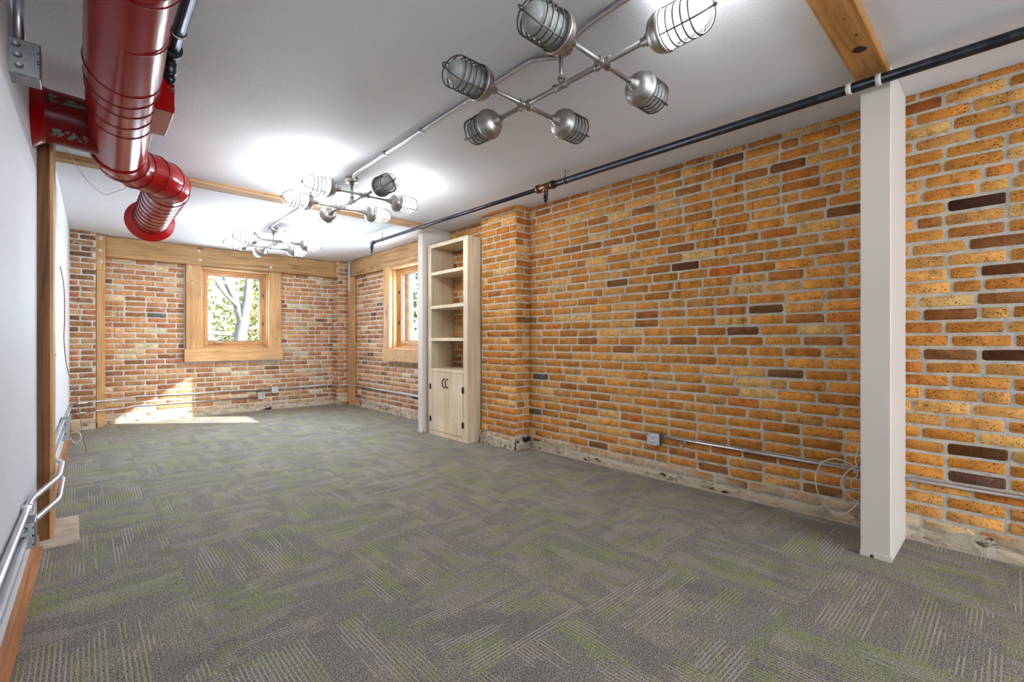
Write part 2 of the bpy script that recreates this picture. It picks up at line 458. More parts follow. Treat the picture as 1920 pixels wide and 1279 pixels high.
M['base'] = m_wood('baseboard_wood', 'Y', (190, 128, 80), (208, 150, 100), (160, 100, 58), .45)

# ------------------------------------------------------------------ floor and carpet tiles
fl = struct(MB().box((-1.0, -6.2, -.15), (3.9, 8.6, -.010)).build('floor', M['slab']))
TS = .588; X0T, Y0T = 2.112 - 6 * TS, .612 - 6 * TS
ti = 0
for i in range(-1, 10):
    for j in range(0, 22):
        x0, y0 = X0T + i * TS, Y0T + j * TS
        a0, a1 = max(x0, -.30), min(x0 + TS, 3.47); b0, b1 = max(y0, -2.3), min(y0 + TS, 8.2)
        if a1 - a0 < .01 or b1 - b0 < .01: continue
        cx_, cy_ = x0 + TS/2, y0 + TS/2
        q = ((i + j) % 2) + 2 * random.randint(0, 1)
        rot = q * math.pi / 2
        g = .0002
        c_, s_ = math.cos(-rot), math.sin(-rot)
        corners = [(a0 + g, b0 + g), (a1 - g, b0 + g), (a1 - g, b1 - g), (a0 + g, b1 - g)]
        loc = [((x - cx_) * c_ - (y - cy_) * s_, (x - cx_) * s_ + (y - cy_) * c_) for x, y in corners]
        me = MB().prism(loc, -.0095, 0.0).mesh('carpet_tile')
        o = mk('carpet_tile', me, M['carpet'], fl); o.location = (cx_, cy_, 0); o.rotation_euler = (0, 0, rot)

# ------------------------------------------------------------------ shell
struct(MB().box((-1.0, -6.2, H), (3.75, 8.4, H + .15)).build('ceiling', M['ceil']))
yl0, yl1 = -6.2, 8.4
struct(MB().prism([(xl(yl0), yl0), (xl(yl1), yl1), (-.8, yl1), (-.8, yl0)], -.01, H).build('wall_left', M['white']))
struct(MB().box((-.8, -6.3, -.01), (3.75, -6.15, H)).build('wall_rear', M['white']))

def variants():
    out = {'long': [], 'short': []}
    for kind, L, n in (('long', .2165, 14), ('short', .105, 8)):
        for _ in range(n):
            h = .0605; hx, hz = L/2, h/2
            pts = []
            for sx, sz in ((1, -1), (1, 1), (-1, 1), (-1, -1)):
                r = U(.006, .020); r2 = U(.006, .018)
                a = (sx * (hx + U(-.002, .001)), sz * (hz - r2)); b = (sx * (hx - r), sz * (hz + U(-.0025, .0012)))
                k_ = .29; mid_ = (sx * (hx - r * k_), sz * (hz - r2 * k_))
                pts += [a, mid_, b] if sx * sz > 0 else [b, mid_, a]
                if sx == sz: pts.append((U(-.03, .03) * L / .2165, sz * (hz + U(-.0025, .0018))))
            out[kind].append((L, h, pts))
    return out
VAR = variants()
DEP = .014
def brick_mesh(var):
    L, h, pts = var; n = len(pts); vv = []
    for y, ins in ((-.01, 0.0), (DEP - .005, 0.0), (DEP, .0045)):
        for (x, z) in pts:
            k = math.hypot(x, z)
            vv.append((x - math.copysign(min(ins, abs(x)), x), y, z - math.copysign(min(ins, abs(z)), z)))
    ff = [tuple(2*n + i for i in range(n))]; sm = [True]
    for r_ in (0, 1):
        for i in range(n): ff.append((r_*n + i, r_*n + (i+1) % n, (r_+1)*n + (i+1) % n, (r_+1)*n + i))
    return vv, ff
BM = {'long': [], 'short': []}
for kd in BM:
    for v_ in VAR[kd]: BM[kd].append((v_[0], v_[1]) + brick_mesh(v_))
def brick_data(mat):
    res = {}
    for kd in BM:
        res[kd] = []
        for (L, h, vv, ff) in BM[kd]:
            m = MB(); m.add(vv, ff, True); me = m.mesh('brick')
            ca = me.color_attributes.new('tint', 'FLOAT_COLOR', 'POINT'); ca.data.foreach_set('color', [1.0] * (4 * len(vv)))
            me.materials.append(mat); res[kd].append(me)
    return res
BD = {'brick': brick_data(M['brick']), 'brick_back': brick_data(M['brick_back'])}
PAL_R = [((216, 146, 66), 34), ((208, 136, 58), 26), ((220, 158, 84), 20), ((198, 126, 54), 12), ((224, 168, 94), 6), ((178, 114, 56), 6), ((208, 126, 54), 4), ((150, 98, 52), 1.5), ((230, 182, 110), 2.5)]
PAL_B = [((202, 148, 100), 30), ((194, 138, 92), 24), ((208, 160, 112), 20), ((180, 124, 84), 12), ((166, 114, 78), 7), ((216, 186, 142), 7), ((192, 126, 90), 5), ((142, 98, 74), 2.5), ((218, 200, 164), 3)]
def pick(pal):
    t_ = random.random() * sum(w for _, w in pal)
    for c, w in pal:
        t_ -= w
        if t_ <= 0: break
    k = U(.92, 1.08)
    j = U(-4, 4); return tuple(min(255, max(0, v * k + j)) for v in c)
COURSE, PITCH = .0717, .2275

def bricks(parent, org, u, n, L, mat='brick', pal=PAL_R, holes=(), phase=0.0, zoff=0.0, top=H, hidden=(), specials=(), bottom=0.0, cap=300, jit=1.0):
    """lay courses on the vertical plane through org, along u, facing n"""
    u = Vector((u[0], u[1], 0)).normalized(); n = Vector((n[0], n[1], 0)).normalized(); org = Vector(org)
    rec = []
    k0 = int(math.floor((bottom - 1.1) / COURSE)) - 1
    for k in range(k0, k0 + 40):
        zc = 1.1 + zoff + k * COURSE
        za, zb = zc - .0282, zc + .0282
        if zb < bottom + .012 or za > top - .012: continue
        za, zb = max(za, bottom), min(zb, top - .002)
        s = phase + (PITCH * .55 if k % 2 else 0) + U(-.014, .014) * jit
        while s > 0: s -= PITCH
        while s < L:
            w = PITCH + U(-.007, .007)
            if random.random() < .05 * jit: w = PITCH * .5
            a, b = max(s + .0075, .002), min(s + w - .0075, L - .002); s += w
            segs = [(a, b)]
            for (h0, h1, g0, g1) in holes:
                if g0 < (za + zb) / 2 < g1:
                    ns = []
                    for (p, q) in segs:
                        if q <= h0 or p >= h1: ns.append((p, q)); continue
                        if p < h0: ns.append((p, h0 - .003))
                        if q > h1: ns.append((h1 + .003, q))
                    segs = ns
            for (p, q) in segs:
                if q - p < .02: continue
                rec.append([p, q, za + U(-.0015, .0015), zb + U(-.0015, .0015), pick(pal)])
    for (px, py, c) in specials:
        d = ray(px, py); t_ = (org - CAMP).dot(n) / d.dot(n); P = CAMP + d * t_
        s_, z_ = (P - org).dot(u), P.z
        for r_ in rec:
            if r_[0] - .006 <= s_ <= r_[1] + .006 and r_[2] - .006 <= z_ <= r_[3] + .006: r_[4] = c
    def size(r_):
        s_ = (r_[0] + r_[1]) / 2
        for (h0, h1, g0, g1) in hidden:
            if h0 < s_ < h1 and g0 < (r_[2] + r_[3]) / 2 < g1: return 0
        c1 = org + u * r_[0]; c2 = org + u * r_[1]
        A = proj((c1.x, c1.y, r_[2])); B = proj((c2.x, c2.y, r_[3])); Cc = proj((c1.x, c1.y, r_[3]))
        if not (A and B and Cc): return 0
        mx, my = (A[0] + B[0]) / 2, (A[1] + B[1]) / 2
        if not (-10 < mx < 1930 and -10 < my < 1290): return 0
        return abs(B[0] - A[0]) * abs(Cc[1] - A[1])
    rec.sort(key=size, reverse=True)
    rows = Matrix(((u.x, n.x, 0), (u.y, n.y, 0), (0, 0, 1))).to_4x4()
    jv, jf, jc = [], [], []
    nind = 0
    for i, (p, q, za, zb, c) in enumerate(rec):
        kd = 'long' if q - p > .15 else 'short'; vi = random.randrange(len(BM[kd]))
        L0, h0, vv, ff = BM[kd][vi]
        sc = Matrix.Diagonal(((q - p) / L0 * random.choice((-1, 1)), 1, (zb - za) / h0, 1))
        sx = sc[0][0]
        rot = Matrix.Rotation(U(-.010, .010) * jit, 4, 'Y')
        ctr = org + u * ((p + q) / 2) + n * (U(-.003, .0015)) + Vector((0, 0, (za + zb) / 2))
        mw = Matrix.Translation(ctr) @ rows @ rot @ Matrix.Diagonal((abs(sx), 1, sc[2][2], 1))
        lc = lin(c)
        if i < cap and size(rec[i]) > 60:
            o = bpy.data.objects.new('brick', BD[mat][kd][vi]); COL.objects.link(o)
            o.parent = parent
            if parent.type == 'EMPTY': o.matrix_parent_inverse = Matrix.Translation(-parent.location)
            o.matrix_basis = mw; o.color = lc; nind += 1
        else:
            b0 = len(jv); jv += [tuple(mw @ Vector(v)) for v in vv]; jf += [tuple(x + b0 for x in f) for f in ff]; jc += list(lc) * len(vv)
    if jv:
        me = bpy.data.meshes.new('brickwork'); me.from_pydata(jv, [], jf); me.polygons.foreach_set('use_smooth', [True] * len(jf))
        ca = me.color_attributes.new('tint', 'FLOAT_COLOR', 'POINT'); ca.data.foreach_set('color', jc)
        o = mk('brickwork', me, M[mat], parent); o['kind'] = 'stuff'

def parging(parent, a, b, n, hmin, hmax, dep=.012, step=.05):
    """broken skim of old mortar along the foot of a wall"""
    a, b, n = Vector(a), Vector(b), Vector(n).normalized(); L = (b - a).length; u = (b - a) / L
    m = max(2, int(L / step)); vv, ff = [], []
    hh = U(hmin, hmax); 
    for i in range(m + 1):
        s = L * i / m; hh += U(-.03, .03); hh = min(hmax, max(hmin, hh)); d = dep + U(-.004, .006)
        P = a + u * s
        vv += [P + n * -.01, P + n * (d + U(0, .012)), P + n * (d + U(0, .004)) + Vector((0, 0, hh * .5)), P + n * d + Vector((0, 0, hh * .85)), P + n * -.01 + Vector((0, 0, hh))]
    for i in range(m):
        for k in range(4): ff.append((i*5 + k, (i+1)*5 + k, (i+1)*5 + k + 1, i*5 + k + 1))
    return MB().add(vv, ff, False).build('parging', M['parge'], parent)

MO = .008   # mortar sits this far behind the plane the bricks are laid on
# right wall, near stretch and the bay behind the bookcase
wr = struct(MB().box((XR - .008, -6.2, -.01), (XR + .17, 4.93, H)).build('wall_right', M['mortar']))
DK = (96, 58, 30); TN = (232, 186, 114); RD = (206, 112, 44); PU = (112, 78, 62)
bricks(wr, (XR, -1.2, 0), (0, 1), (-1, 0), 6.12, 'brick', PAL_R, phase=1.217, hidden=[(1.66, 1.74, 0, 3), (4.6, 6.2, 0, 3)],
       specials=[(1290, 432, DK), (1288, 500, (110, 66, 34)), (1330, 513, RD), (1815, 383, (72, 40, 22)), (1780, 383, (72, 40, 22)), (1890, 508, (120, 70, 32)), (1885, 664, (92, 52, 24)),
                 (1835, 897, PU), (1434, 580, (124, 84, 46)), (1463, 320, (140, 88, 44)), (1340, 310, (126, 78, 40)), (1369, 622, (132, 84, 48)), (1320, 480, TN), (1532, 429, (226, 170, 90)),
                 (1575, 618, TN), (1780, 565, TN), (1745, 250, (214, 168, 96)), (1085, 405, TN), (1065, 595, TN), (1100, 595, TN), (1175, 622, TN), (1120, 450, TN), (1560, 400, (138, 88, 44)),
                 (1455, 740, TN), (1440, 698, (130, 92, 54)), (1010, 770, (110, 92, 76)), (1760, 590, (140, 86, 40)), (1790, 660, (140, 92, 52)), (1880, 855, (100, 60, 30)), (1730, 200, (150, 84, 40)), (1000, 705, (104, 92, 84)), (1860, 700, (206, 150, 80))])
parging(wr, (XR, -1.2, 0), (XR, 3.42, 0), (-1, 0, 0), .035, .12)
MB().box((XR - .035, -1.2, 0), (XR - .004, 3.4, .008)).build('carpet_edge_strip', M['pad'], wr)
# right wall, far stretch with the side window
XF = 3.43
WY0, WY1, WZ0, WZ1 = 5.37, 6.30, .985, 2.185     # opening of the side window
def framed_wall(axis, face, thick, s0, s1, o0, o1, mat, name):
    m = MB()
    for (a, b, c, d) in ((s0, o0, -.01, H), (o1, s1, -.01, H), (o0, o1, -.01, WZ0), (o0, o1, WZ1, H)):
        if axis == 'x': m.box((face, a, c), (face + thick, b, d))
        else: m.box((a, face, c), (b, face + thick, d))
    return struct(m.build(name, mat))
wf = framed_wall('x', XF - .008, .165, 4.93, 8.6, WY0, WY1, M['mortar_back'], 'wall_right_far')
bricks(wf, (XF, 4.93, 0), (0, 1), (-1, 0), 2.82, 'brick_back', PAL_B, holes=[(5.18 - 4.93, 6.58 - 4.93, .80, 2.3), (0, 3, 2.2, 2.6)], phase=.1, hidden=[(0, .62, 0, 3)],
       specials=[(709, 573, (120, 110, 106)), (707, 591, (124, 78, 60)), (682, 680, (110, 106, 106))])
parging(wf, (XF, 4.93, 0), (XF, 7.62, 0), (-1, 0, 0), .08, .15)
# back wall
BX0, BX1 = 1.27, 2.17
wb = framed_wall('y', YB - .008, .165, -.8, 3.75, BX0, BX1, M['mortar_back'], 'wall_back')
bricks(wb, (.125, YB, 0), (1, 0), (0, -1), 3.11, 'brick_back', PAL_B, holes=[(1.07 - .125, 2.36 - .125, .81, 2.3), (0, 4, 2.205, 2.6)], phase=.05,
       specials=[(305, 590, (112, 112, 106)), (285, 647, (226, 204, 160)), (460, 700, (226, 206, 164)), (560, 575, (222, 204, 168))])
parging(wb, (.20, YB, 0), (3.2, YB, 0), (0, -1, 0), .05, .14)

# ------------------------------------------------------------------ brick piers
def pier(name, label, lo, hi, mat, mort, pal, faces, zoff=0.0):
    t_ = thing(name, label, 'pier', ((lo[0] + hi[0]) / 2, (lo[1] + hi[1]) / 2, 0))
    MB().box((lo[0] + MO, lo[1] + MO, 0), (hi[0], hi[1], H)).build('mortar_core', M[mort], t_)
    for (org, u, n, L, ph) in faces:
        bricks(t_, org, u, n, L, mat, pal, phase=ph, zoff=zoff, jit=1.0)
    return t_
PX, PY0, PY1 = 3.195, 3.405, 3.955
p1 = pier('brick_pier', 'orange brick pier standing out from the right wall beside the bookcase', (PX, PY0), (XR + .05, PY1), 'brick', 'mortar', PAL_R,
     [((PX + DEP, PY0 + .002, 0), (0, 1), (-1, 0), PY1 - PY0, .10), ((PX + .002, PY0 + DEP, 0), (1, 0), (0, -1), XR - PX, .11)])
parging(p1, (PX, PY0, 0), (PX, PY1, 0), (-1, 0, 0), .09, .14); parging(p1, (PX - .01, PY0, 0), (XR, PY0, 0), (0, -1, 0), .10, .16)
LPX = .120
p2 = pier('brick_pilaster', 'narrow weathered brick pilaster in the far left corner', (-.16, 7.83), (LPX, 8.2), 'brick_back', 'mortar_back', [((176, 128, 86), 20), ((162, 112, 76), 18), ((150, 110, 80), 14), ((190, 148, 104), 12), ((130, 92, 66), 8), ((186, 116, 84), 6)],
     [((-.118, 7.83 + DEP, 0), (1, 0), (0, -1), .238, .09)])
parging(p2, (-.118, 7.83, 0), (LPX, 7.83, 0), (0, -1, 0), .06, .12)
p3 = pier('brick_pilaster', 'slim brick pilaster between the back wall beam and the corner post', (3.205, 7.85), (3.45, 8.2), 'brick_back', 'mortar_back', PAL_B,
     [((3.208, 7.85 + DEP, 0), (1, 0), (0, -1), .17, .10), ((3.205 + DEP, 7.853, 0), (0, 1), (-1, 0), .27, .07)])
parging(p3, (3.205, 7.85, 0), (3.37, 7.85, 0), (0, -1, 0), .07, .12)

# ------------------------------------------------------------------ white columns
def column(label, x0, y0, y1, x1):
    t_ = thing('white_column', label, 'column', ((x0 + x1) / 2, (y0 + y1) / 2, 0))
    MB().box((x0, y0, .012), (x1, y1, H), .004).build('shaft', M['column'], t_)
    b = MB(); b.box((x0 - .002, y0 - .002, 0), (x0 + .02, y0 + .07, .03), .002); b.box((x0 - .002, y0 + .085, 0), (x0 + .02, y1 + .002, .03), .002); b.box((x0, y0 - .002, 0), (x1, y0 + .01, .02))
    b.build('base_trim', M['column'], t_)
column('white plastered column in front of the right brick wall, under the near beam', 2.94, .419, .543, XR + .0)
column('white plastered column left of the bookcase, beside the side window', 2.985, 4.81, 4.915, XF)

# ------------------------------------------------------------------ timbers
def bolts(parent, pts, n, r=.016):
    for p in pts:
        m = MB(); m.lathe(p, n, [(-.004, r * 1.25), (.003, r * 1.25), (.003, r), (.009, r * .8), (.011, 0)], 12)
        m.build('bolt', M['plate'], parent)
def timber(name, label, cat, lo, hi, mat, part='timber', bev=.008):
    t_ = thing(name, label, cat, ((lo[0] + hi[0]) / 2, (lo[1] + hi[1]) / 2, lo[2]))
    MB().box(lo, hi, bev).build(part, M[mat], t_); return t_
tag(MB().box((.95, .425, 2.435), (2.99, .562, H + .03), .006).build('ceiling_beam', M['near_beam']), 'rough timber ceiling beam with a dark knot over the near white column', 'beam')
tag(MB().box((-.17, 4.69, 2.432), (2.985, 4.835, H + .03), .006).build('ceiling_beam', M['beamX']), 'rough timber ceiling beam crossing the room behind the red duct', 'beam')
t_ = timber('wall_beam', 'heavy bolted timber beam along the top of the back wall', 'beam', (.215, 7.995, 2.195), (3.21, YB + .06, 2.465), 'beamX')
bolts(t_, [ony(373, 471, 7.995), ony(375, 488, 7.995), ony(508, 502, 7.995)], (0, -1, 0))
timber('wall_beam', 'stained timber beam above the side window on the right wall', 'beam', (3.345, 4.92, 2.185), (XF + .05, 7.61, 2.462), 'beamY')
t_ = timber('timber_post', 'slim timber post with three bolts at the left of the back wall', 'post', (.127, 7.93, .05), (.213, YB - .012, 2.46), 'woodZ', 'post', .004)
MB().box((.122, 7.915, 2.005), (.214, 7.931, 2.455), .003).build('splice_plate', M['woodZ'], t_)
MB().box((.135, 7.925, 0), (.205, 8.1, .05), .003).build('shim_block', M['woodZ'], t_)
bolts(t_, [ony(188.5, 447.5, 7.915), ony(188, 470.5, 7.915), ony(189, 491, 7.915)], (0, -1, 0), .018)
t_ = timber('timber_post', 'tall timber post filling the far right corner of the room', 'post', (3.385, 7.60, 0), (XF - .022, 7.828, 2.185), 'woodZ', 'post', .004)
bolts(t_, [onx(662.5, 749, 3.385)], (-1, 0, 0), .010)
MB().box((3.37, 7.78, 0), (3.39, 7.827, 1.95), .002).build('facing_strip', M['woodZ'], t_)
MB().box((3.365, 7.78, 1.95), (3.392, 7.827, 2.44), .002).build('mortar_strip', M['mortar'], t_)
tag(MB().box((3.19, 7.77, .055), (3.368, 7.842, .075), .003).build('ledge_board', M['woodX']), 'short loose wooden board at the foot of the corner pilaster', 'board')
t_ = timber('timber_post', 'big dark timber post set in the white left wall', 'post', (-.22, 3.585, .012), (-.135, 3.86, H), 'dark_post', 'post', .004)
MB().box((-.136, 3.60, .012), (-.118, 3.862, 2.40), .003).build('facing_board', M['woodZ'], t_)
MB().lathe((-.115, 3.70, 1.02), (1, 0, 0), [(0, .006), (.004, .006), (.005, 0)], 8).build('bolt', M['galv'], t_)
pad = MB(); pad.prism([(-.178, 3.48), (-.012, 3.468), (-.018, 3.962), (-.11, 3.97), (-.175, 3.95)], 0, .016)
tag(pad.build('floor_pad', M['pad']), 'pale weathered board lying under the dark post on the carpet', 'board')
bb = MB()
for (y0, y1) in ((-2.4, 3.47), (3.98, 7.82)):
    bb.prism([(xl(y0) - .01, y0), (xl(y0) + .016, y0), (xl(y1) + .016, y1), (xl(y1) - .01, y1)], 0, .085)
    bb.prism([(xl(y0), y0), (xl(y0) + .030, y0), (xl(y1) + .030, y1), (xl(y1), y1)], 0, .022)
struct(bb.build('baseboard_left', M['base']))

# ------------------------------------------------------------------ windows
def window(name, P, u, n, w, label_crank, s_over, glass_in):
    """P = lower left corner of the opening on the brick face, u along, n into the room"""
    u, n = Vector(u), Vector(n); P = Vector(P); z = Vector((0, 0, 1)); hgt = WZ1 - WZ0
    ax = 'X' if abs(u.x) > .5 else 'Y'
    e = bpy.data.objects.new(name, None); COL.objects.link(e); e.location = P; struct(e); e.empty_display_size = .1
    def bx(name_, a, b, mat, par=e, bev=.004):
        A = P + u*a[0] + n*a[1] + z*a[2]; B = P + u*b[0] + n*b[1] + z*b[2]
        m = MB(); m.box(A, B, bev); o = mk(name_, m.mesh(name_), M[mat], par)
        if par is not e: o.matrix_parent_inverse = Matrix.Translation(-P) if par.type == 'EMPTY' else Matrix.Identity(4)
        return o
    cw = .185
    for (a, b) in ((-cw, 0.0), (w, w + cw)):
        cb = bx('casing_board', (a, -.02, -.003), (b, .062, hgt + .02), 'woodZ')
    bx('sill_board', (-cw - .022, -.02, -.185), (w + cw + .022, .075, 0), 'sill')
    # reveal lining
    bx('jamb_lining', (-.002, -.15, 0), (.018, .0, hgt), 'woodZ'); bx('jamb_lining', (w - .018, -.15, 0), (w + .002, .0, hgt), 'woodZ')
    bx('head_lining', (0, -.15, hgt - .02), (w, .05, hgt + .005), 'wood' + ax); bx('stool', (0, -.15, -.002), (w, .0, .022), 'wood' + ax)
    # frame and sash
    d0, d1 = -.135, -.085
    bx('frame_side', (.018, d0, .022), (.052, d1 + .012, hgt - .02), 'woodZ'); bx('frame_side', (w - .052, d0, .022), (w - .018, d1 + .012, hgt - .02), 'woodZ')
    bx('frame_head', (.052, d0, hgt - .055), (w - .052, d1 + .012, hgt - .02), 'wood' + ax); bx('frame_foot', (.052, d0, .022), (w - .052, d1 + .012, .056), 'wood' + ax)
    sz0, sz1 = .056, hgt - .055
    bx('sash_stile', (.052, d0, sz0), (.098, d1, sz1), 'woodZ'); bx('sash_stile', (w - .098, d0, sz0), (w - .052, d1, sz1), 'woodZ')
    bx('sash_rail', (.098, d0, sz0), (w - .098, d1, sz0 + .058), 'wood' + ax); bx('sash_rail', (.098, d0, sz1 - .048), (w - .098, d1, sz1), 'wood' + ax)
    gz0, gz1 = sz0 + .058, sz1 - .048
    g = bx('pane', (.098, -.114, gz0), (w - .098, -.110, gz1), 'glass', e, 0)
    sp = MB()
    for (a, b, c, d) in ((.098, .104, gz0, gz1), (w - .104, w - .098, gz0, gz1), (.098, w - .098, gz0, gz0 + .006), (.098, w - .098, gz1 - .006, gz1)):
        sp.box(P + u*a + n*-.120 + z*c, P + u*b + n*-.102 + z*d)
    mk('glazing_seal', sp.mesh('glazing_seal'), M['hole'], e)
    cr = mk('crank_handle', MB().tube([P + u*(w*.20) + n*-.07 + z*(sz0 + .03), P + u*(w*.25) + n*-.05 + z*(sz0 + .036), P + u*(w*.33) + n*-.055 + z*(sz0 + .034)], [.007, .006, .008], 8).mesh('crank_handle'), M['boxsteel'], e)
    for k in (.30, .68):
        for o_ in (w - .052,) if ax == 'X' else (.052, w - .052):
            lk = bx('sash_lock', (o_ - .008, d1, hgt * k), (o_ + .008, d1 + .016, hgt * k + .05), 'hole', e, .002)
    for (a, zz_) in ((-.5 * cw - .02, .82), (-.5 * cw - .03, .14), (w + .5 * cw - .02, .80), (w + .5 * cw, .12)):
        mk('screw', MB().lathe(P + u*a + n*.062 + z*(hgt * zz_), n, [(0, .016), (.003, .016), (.004, .006), (.007, 0)], 10).mesh('screw'), M['galv'], e)
    return e
window('window_1', (BX0, YB - .03, WZ0), (1, 0, 0), (0, -1, 0), BX1 - BX0, '', .06, .1)
window('window_2', (XF - .03, WY1, WZ0), (0, -1, 0), (-1, 0, 0), WY1 - WY0, '', .06, .1)

# ------------------------------------------------------------------ ceiling lights
def lamp_meshes():
    h = MB(); h.lathe((0, 0, 0), (1, 0, 0), [(-.004, 0), (-.004, .017), (.016, .017), (.016, .023), (.032, .023), (.034, .030), (.040, .048), (.052, .063), (.070, .072), (.086, .0735), (.088, .078), (.098, .078), (.099, .070), (.096, .055), (.096, 0)], 24)
    g = MB(); pr = [(.092, .054), (.110, .055), (.205, .055)]
    for k in range(1, 8):
        a = k / 7 * math.pi / 2; pr.append((.205 + .052 * math.sin(a), .055 * math.cos(a)))
    g.lathe((0, 0, 0), (1, 0, 0), pr, 24)
    c = MB(); wr_ = .0033
    for t_, r_ in ((.104, .073), (.132, .0705), (.160, .0705), (.188, .070), (.216, .069)):
        c.tube([(t_, r_ * math.cos(2*math.pi*k/24), r_ * math.sin(2*math.pi*k/24)) for k in range(24)], wr_, 6, False, True)
    for ang in (math.radians(40), math.radians(130)):
        pts = [(.100, 1), (.15, 1), (.220, 1)]
        arc = [(.220 + .060 * math.sin(a), math.cos(a)) for a in [math.pi/2 * k/6 for k in range(1, 7)]]
        half = pts + arc
        full = [(t, s * .0705) for t, s in half] + [(t, -s * .0705) for t, s in half[::-1][1:]]
        c.tube([(t, s * math.cos(ang), s * math.sin(ang)) for t, s in full], wr_, 6)
    c.lathe((.278, 0, 0), (1, 0, 0), [(-.004, 0), (-.004, .008), (.006, .007), (.012, .003), (.013, 0)], 8)
    hm, gm, cm = h.mesh('lamp_housing'), g.mesh('globe'), c.mesh('wire_guard')
    gu = gm.copy(); gu.name = 'globe_off'
    hm.materials.append(M['galv']); gm.materials.append(M['lit']); gu.materials.append(M['frost']); cm.materials.append(M['guard'])
    return hm, gm, gu, cm
LH, LG, LGU, LC = lamp_meshes()
ZF = 2.27
def fixture(label, cx_, cy_, off):
    t_ = thing('ceiling_light', label, 'ceiling light', (cx_, cy_, H), 'caged pipe ceiling lights')
    MB().lathe((cx_, cy_, H), (0, 0, -1), [(0, 0), (0, .055), (.035, .055), (.040, .050), (.042, .022), (.060, .020), (.060, 0)], 20).build('ceiling_box', M['galv'], t_)
    MB().tube([(cx_, cy_, H - .05), (cx_, cy_, ZF)], .011, 12).build('stem', M['galv'], t_)
    a, b = .236, .20
    MB().tube([(cx_, cy_ - .425, ZF), (cx_, cy_ + .425, ZF)], .0115, 12).build('main_pipe', M['galv'], t_)
    te = MB(); te.tube([(cx_, cy_ - .036, ZF), (cx_, cy_ + .036, ZF)], .0165, 12); te.tube([(cx_, cy_, ZF), (cx_, cy_, ZF + .036)], .0165, 12)
    for s in (-1, 1): te.tube([(cx_, cy_ + s*.030, ZF), (cx_, cy_ + s*.040, ZF)], .019, 12)
    te.tube([(cx_, cy_, ZF + .030), (cx_, cy_, ZF + .040)], .019, 12); te.build('tee_fitting', M['galv'], t_)
    for s in (-1, 1):
        y = cy_ + s * a
        MB().tube([(cx_ - b - .005, y, ZF), (cx_ + b + .005, y, ZF)], .0105, 12).build('cross_pipe', M['galv'], t_)
        cf = MB(); cf.tube([(cx_ - .034, y, ZF), (cx_ + .034, y, ZF)], .0155, 12); cf.tube([(cx_, y - .034, ZF), (cx_, y + .034, ZF)], .0155, 12)
        for d in (-1, 1):
            cf.tube([(cx_ + d*.028, y, ZF), (cx_ + d*.038, y, ZF)], .0185, 12); cf.tube([(cx_, y + d*.028, ZF), (cx_, y + d*.038, ZF)], .0185, 12)
        cf.build('cross_fitting', M['galv'], t_)
    heads = [(cx_ - b, cy_ - a, math.pi), (cx_ + b, cy_ - a, 0), (cx_ - b, cy_ + a, math.pi), (cx_ + b, cy_ + a, 0), (cx_, cy_ - .425, -math.pi/2), (cx_, cy_ + .425, math.pi/2)]
    for i, (x, y, r_) in enumerate(heads):
        hd = bpy.data.objects.new('lamp_housing', LH); COL.objects.link(hd); hd.parent = t_
        hd.location = (x - cx_, y - cy_, ZF - H); hd.rotation_euler = (0, 0, r_)
        gl = bpy.data.objects.new('globe', LGU if i in off else LG); COL.objects.link(gl); gl.parent = hd
        gl['label'] = 'unlit grey frosted globe' if i in off else 'brightly lit white globe'
        if i not in off:
            pl = bpy.data.lights.new('lamp_bulb', 'POINT'); pl.energy = LAMP_WATTS; pl.shadow_soft_size = .045; pl.color = (.92, .98, 1.06)
            po = bpy.data.objects.new('lamp_bulb', pl); COL.objects.link(po); po.parent = hd; po.location = (.165, 0, 0)
        gd = bpy.data.objects.new('wire_guard', LC); COL.objects.link(gd); gd.parent = hd
fixture('added caged pipe ceiling light for fill, unseen behind the photographer', 1.565, -.955, (1, 3, 4, 5))  # extra fixture continuing the row, added to fill the near end with light
fixture('nearest caged pipe ceiling light, only its top right lamp lit', 1.612, 1.415, (0, 1, 2, 3, 5))
fixture('middle caged pipe ceiling light, all but one lamp lit', 1.662, 3.785, (4,))
fixture('farthest caged pipe ceiling light near the back window, all lamps lit', 1.702, 6.112, ())
cdx = lambda y: 1.585 + .012 * (y - 1.0)
t_ = thing('ceiling_conduit', 'grey steel conduit along the ceiling linking the three ceiling lights', 'conduit', (1.6, 3, H))
prev = -2.3
for fx_, fy in ((1.612, 1.415), (1.662, 3.785), (1.702, 6.112)):
    MB().tube(bend([(cdx(prev) if prev < 0 else fx_, prev, H - .018 if prev < 0 else H - .026), (cdx(prev), prev + .12, H - .013), (cdx(fy - .2), fy - .22, H - .013), (cdx(fy - .12), fy - .13, H - .026), (fx_, fy - .05, H - .026)], .05), .0105, 10).build('pipe', M['conduit'], t_)
    prev = fy + .05
for y in (.2, 2.6, 3.1, 4.98, 5.4):
    MB().box((cdx(y) - .022, y - .008, H - .026), (cdx(y) + .022, y + .008, H - .0005), .002).build('strap', M['conduit'], t_)

